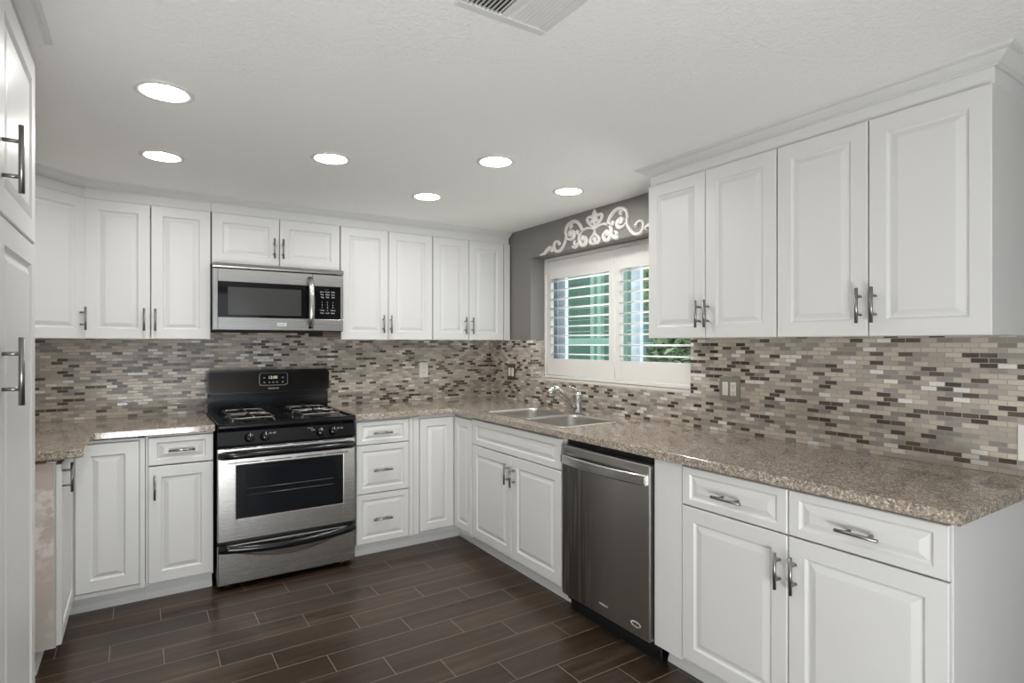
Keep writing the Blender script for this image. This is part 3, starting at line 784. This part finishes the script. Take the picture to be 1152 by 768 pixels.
def ribbon(P, w, sgn):
    C = catmull(P); n = len(C); rows = []
    for i, c in enumerate(C):
        d = (C[min(i+1, n-1)]-C[max(i-1, 0)]).normalized(); nn = Vector((-d.y, d.x)); t = i/(n-1)
        ww = (w[0]*(1-2*t)+w[1]*2*t if t < .5 else w[1]*(2-2*t)+w[2]*(2*t-1))*.5
        e = [c+nn*ww, c+nn*ww*.55, c-nn*ww*.55, c-nn*ww]
        dp = [.005, TH, TH, .005]
        rows.append([b.bm.verts.new((-.0+(.007-k), sgn*q.x, q.y)) for q, k in zip(e, dp)]+[b.bm.verts.new((.0075, sgn*q.x, q.y)) for q in (e[3], e[0])])
    for a, c in zip(rows, rows[1:]):
        for j in range(6): b.bm.faces.new((a[j], a[(j+1) % 6], c[(j+1) % 6], c[j]))
    b.bm.faces.new(rows[0]); b.bm.faces.new(rows[-1][::-1])
for sgn in (1, -1):
    for k, P in S.items():
        ribbon([(u, (z-2.0)*.93) for u, z in P], WD[k], sgn)
        if k in ('Bi', 'D', 'E', 'B', 'Fs', 'C'):   # rounded bud at the curl's end
            u, z = P[-1] if k != 'C' else P[0]
            rad = {'Bi': .024, 'D': .023, 'E': .015, 'B': .017, 'Fs': .013, 'C': .013}[k]
            b.lathe([(rad, .0075), (rad, -.003), (rad*.7, -.009), (0, -.011)], (0, sgn*u, (z-2.0)*.93), 14, axis='x')
dia = [(0, .112), (.018, .152), (.033, .182), (.018, .206), (0, .228), (-.018, .206), (-.033, .182), (-.018, .152)]
va = [b.bm.verts.new((.0075, u, z)) for u, z in dia]; vb = [b.bm.verts.new((-.003, u, z)) for u, z in dia]; tip = b.bm.verts.new((-.012, 0, .178))
for i in range(8):
    b.bm.faces.new((va[i], va[(i+1) % 8], vb[(i+1) % 8], vb[i])); b.bm.faces.new((vb[i], vb[(i+1) % 8], tip))
b.bm.faces.new(va)
b.lathe([(.016, .0075), (.016, -.006), (.010, -.011), (0, -.012)], (0, 0, .108), 14, axis='x')
so = b.build('scroll_ornament', M['plaster']); so.location = (0, -1.333, 2.0005)
tag(so, 'white scrollwork ornament with a central fleur-de-lis on the grey wall above the window', 'wall ornament')

# ------------------------------------------------------------------ outlets and switches
def plate(label, loc, rz, w, h, mat, kinds, cat='outlet', name='outlet_plate'):
    """kinds: list of (x centre, 'outlet'|'rocker')"""
    o = thing(name, label, cat, loc, rz)
    MB().box(-w/2, w/2, -.006, 0, -h/2, h/2, .003).build('cover', mat, o)
    for x, k in kinds:
        d = MB().box(x-.0165, x+.0165, -.009, -.0055, -.0335, .0335, .0015).build('receptacle' if k == 'outlet' else 'rocker_switch', M['plastic_white'], o)
        if k == 'outlet':
            b = MB()
            for z in (-.019, .016):
                b.box(x-.008, x-.006, -.0096, -.0088, z-.004, z+.006); b.box(x+.006, x+.008, -.0096, -.0088, z-.004, z+.006); b.lathe([(.0, -.0096), (.0026, -.0096), (.0026, -.0088)], (x, 0, z-.010), 10, axis='y')
            b.build('slots', M['dark'], d)
    for x, k in kinds:
        for z in (h/2-.012, -h/2+.012):
            b = MB(); b.lathe([(0, -.0072), (.003, -.0070), (.0034, -.0058)], (x, 0, z), 10, axis='y'); b.build('screw', M['nickel'], o)
    return o
plate('single white outlet on the tiled back wall right of the range', (-.595, -.0, 1.155), 0, .074, .118, M['plastic_white'], [(0, 'outlet')])
plate('bronze plate with two white rocker switches in the tiled corner left of the window', (0, -.353, 1.137), R90, .112, .122, M['bronze'], [(-.023, 'rocker'), (.023, 'rocker')], 'switch', 'switch_plate')
plate('grey plate with a rocker and an outlet on the tile right of the window', (0, -2.349, 1.136), R90, .120, .122, M['almond'], [(-.023, 'rocker'), (.023, 'outlet')])
plate('pale plate above the worktop end, cut off by the picture edge', (0, -3.502, 1.031), R90, .074, .122, M['plastic_white'], [(0, 'outlet')])

# ------------------------------------------------------------------ ceiling: downlights and vent
def downlight(x, y, label):
    o = thing('recessed_light', label, 'ceiling light', (x, y, ZC), 0, 'recessed ceiling lights')
    b = MB(); b.lathe([(.092, -.0005), (.092, -.003), (.088, -.005), (.074, -.0045), (.071, -.002), (.071, -.0006)], n=40); b.build('trim_ring', M['plaster'], o)
    b = MB(); b.lathe([(0, -.0025), (.06, -.0025), (.0705, -.0018)], n=40); b.build('lens', M['lens'], o)
    return o
for x, y, l in ((-2.392, -1.825, 'lit recessed downlight nearest the pantry crown moulding'),
                (-2.375, -1.020, 'lit recessed downlight in front of the left wall cabinets, behind the pantry light'),
                (-1.706, -1.415, 'lit recessed downlight in the middle, out from the microwave'),
                (-1.030, -1.800, 'lit recessed downlight between the centre one and the sink wall, nearer the vent'),
                (-1.030, -1.018, 'lit recessed downlight out from the back-corner wall cabinets'),
                (-.400, -1.570, 'lit recessed downlight above the scroll ornament and sink')):
    downlight(x, y, l)
vt = thing('ceiling_vent', 'white ceiling air register with two banks of slats', 'vent', (-1.655, -3.0, ZC))
b = MB(); hw, hd = .138, .155; fr = .026
b.box(-hw, hw, hd-fr, hd, -.010, -.0005, .003); b.box(-hw, hw, -hd, -hd+fr, -.010, -.0005, .003); b.box(-hw, -hw+fr, -hd+fr, hd-fr, -.010, -.0005, .003); b.box(hw-fr, hw, -hd+fr, hd-fr, -.010, -.0005, .003)
b.box(-.009, .009, -hd+fr, hd-fr, -.009, -.0005, .002); b.build('frame', M['white'], vt)
MB().box(-hw+fr, hw-fr, -hd+fr, hd-fr, -.0015, -.0004).build('backing', M['dark'], vt)
for sgn in (-1, 1):
    b = MB()
    for i in range(8):
        xx = sgn*(.018+i*.0122)
        dx = -.0058*sgn
        b.prism([(xx-dx, -.009), (xx+dx, -.0022), (xx+dx+.0012, -.0022), (xx-dx+.0012, -.009)], 'y', -hd+fr, hd-fr)
    b.build('slats', M['white'], vt)

# ------------------------------------------------------------------ outside the window
structure(MB().box(.35, 9, -7, 6, -.35, -.25).build('ground', M['soil']))
def foliage(mb, c, rad, n, size, seed):
    rnd = random.Random(seed)
    for _ in range(n):
        while True:
            d = Vector((rnd.uniform(-1, 1), rnd.uniform(-1, 1), rnd.uniform(-1, 1)))
            if .25 < d.length <= 1: break
        p = Vector(c)+Vector((d.x*rad[0], d.y*rad[1], d.z*rad[2]))
        a = Vector((rnd.uniform(-1, 1), rnd.uniform(-1, 1), rnd.uniform(-.5, 1))).normalized(); w = a.cross(Vector((rnd.uniform(-1, 1), rnd.uniform(-1, 1), rnd.uniform(-1, 1)))).normalized()
        L = size*rnd.uniform(.7, 1.3); k = L*.24; up = a.cross(w)*L*.12
        vs = [p-a*L/2, p-a*L*.1+w*k+up, p+a*L/2, p-a*L*.1-w*k+up]
        mid = p+up*-.3
        V = [mb.bm.verts.new(v) for v in vs]; m_ = mb.bm.verts.new(mid)
        for i in range(4): mb.bm.faces.new((V[i], V[(i+1) % 4], m_))
def shrub(name, label, cat, c, rad, n, size, mat, seed):
    o = thing(name, label, cat, (c[0], c[1], -.25))
    b = MB(); foliage(b, (0, 0, c[2]+.25), rad, n, size, seed); b.build('foliage', mat, o)
    b = MB(); b.tube([(0, 0, 0), (.03, .02, (c[2]+.25)*.5), (0, 0, c[2]+.25)], [.05, .04, .02], 8)
    for k in range(5):
        a = k*1.3; b.tube([(.02, 0, (c[2]+.25)*.45), (rad[0]*.5*math.cos(a), rad[1]*.5*math.sin(a), c[2]+.25+rad[2]*.3)], [.022, .008], 6)
    b.build('stem', M['brown'], o)
    return o
shrub('garden_shrub', 'leafy grey-green shrub outside the window, seen below the right wall cabinet', 'shrub', (2.1, -.62, .95), (.65, .72, .75), 2600, .13, M['leaf'], 3)
shrub('garden_tree', 'bright green tree crown seen at the upper right of the window', 'tree', (2.9, .35, 2.15), (.7, .55, .75), 1500, .15, M['leaf_bright'], 5)
# neighbouring patio screen: pale green posts and rail before a green siding wall
ps = thing('patio_screen', 'pale green post-and-rail patio screen outside the left window half', 'screen', (1.9, .85, -.25))
for yy in (.0, -.115, -.48, 1.2):
    MB().box(-.03, .03, yy-.03, yy+.03, 0, 3.0, .004).build('post', M['green_post'], ps)
MB().box(-.022, .022, -.48, 1.2, 1.60, 1.67, .004).build('rail', M['green_post'], ps)
MB().box(-.05, .06, -.55, 1.3, 3.0, 3.12, .004).build('beam', M['green_post'], ps)
gw = thing('garden_wall', 'green sided garden wall outside behind the patio screen', 'wall', (3.3, 2.7, -.25))
b = MB()
for k in range(16): b.box(0, .05, -1.75, 2.0, k*.18, k*.18+.172, .004)
b.build('siding', M['green_wall'], gw)
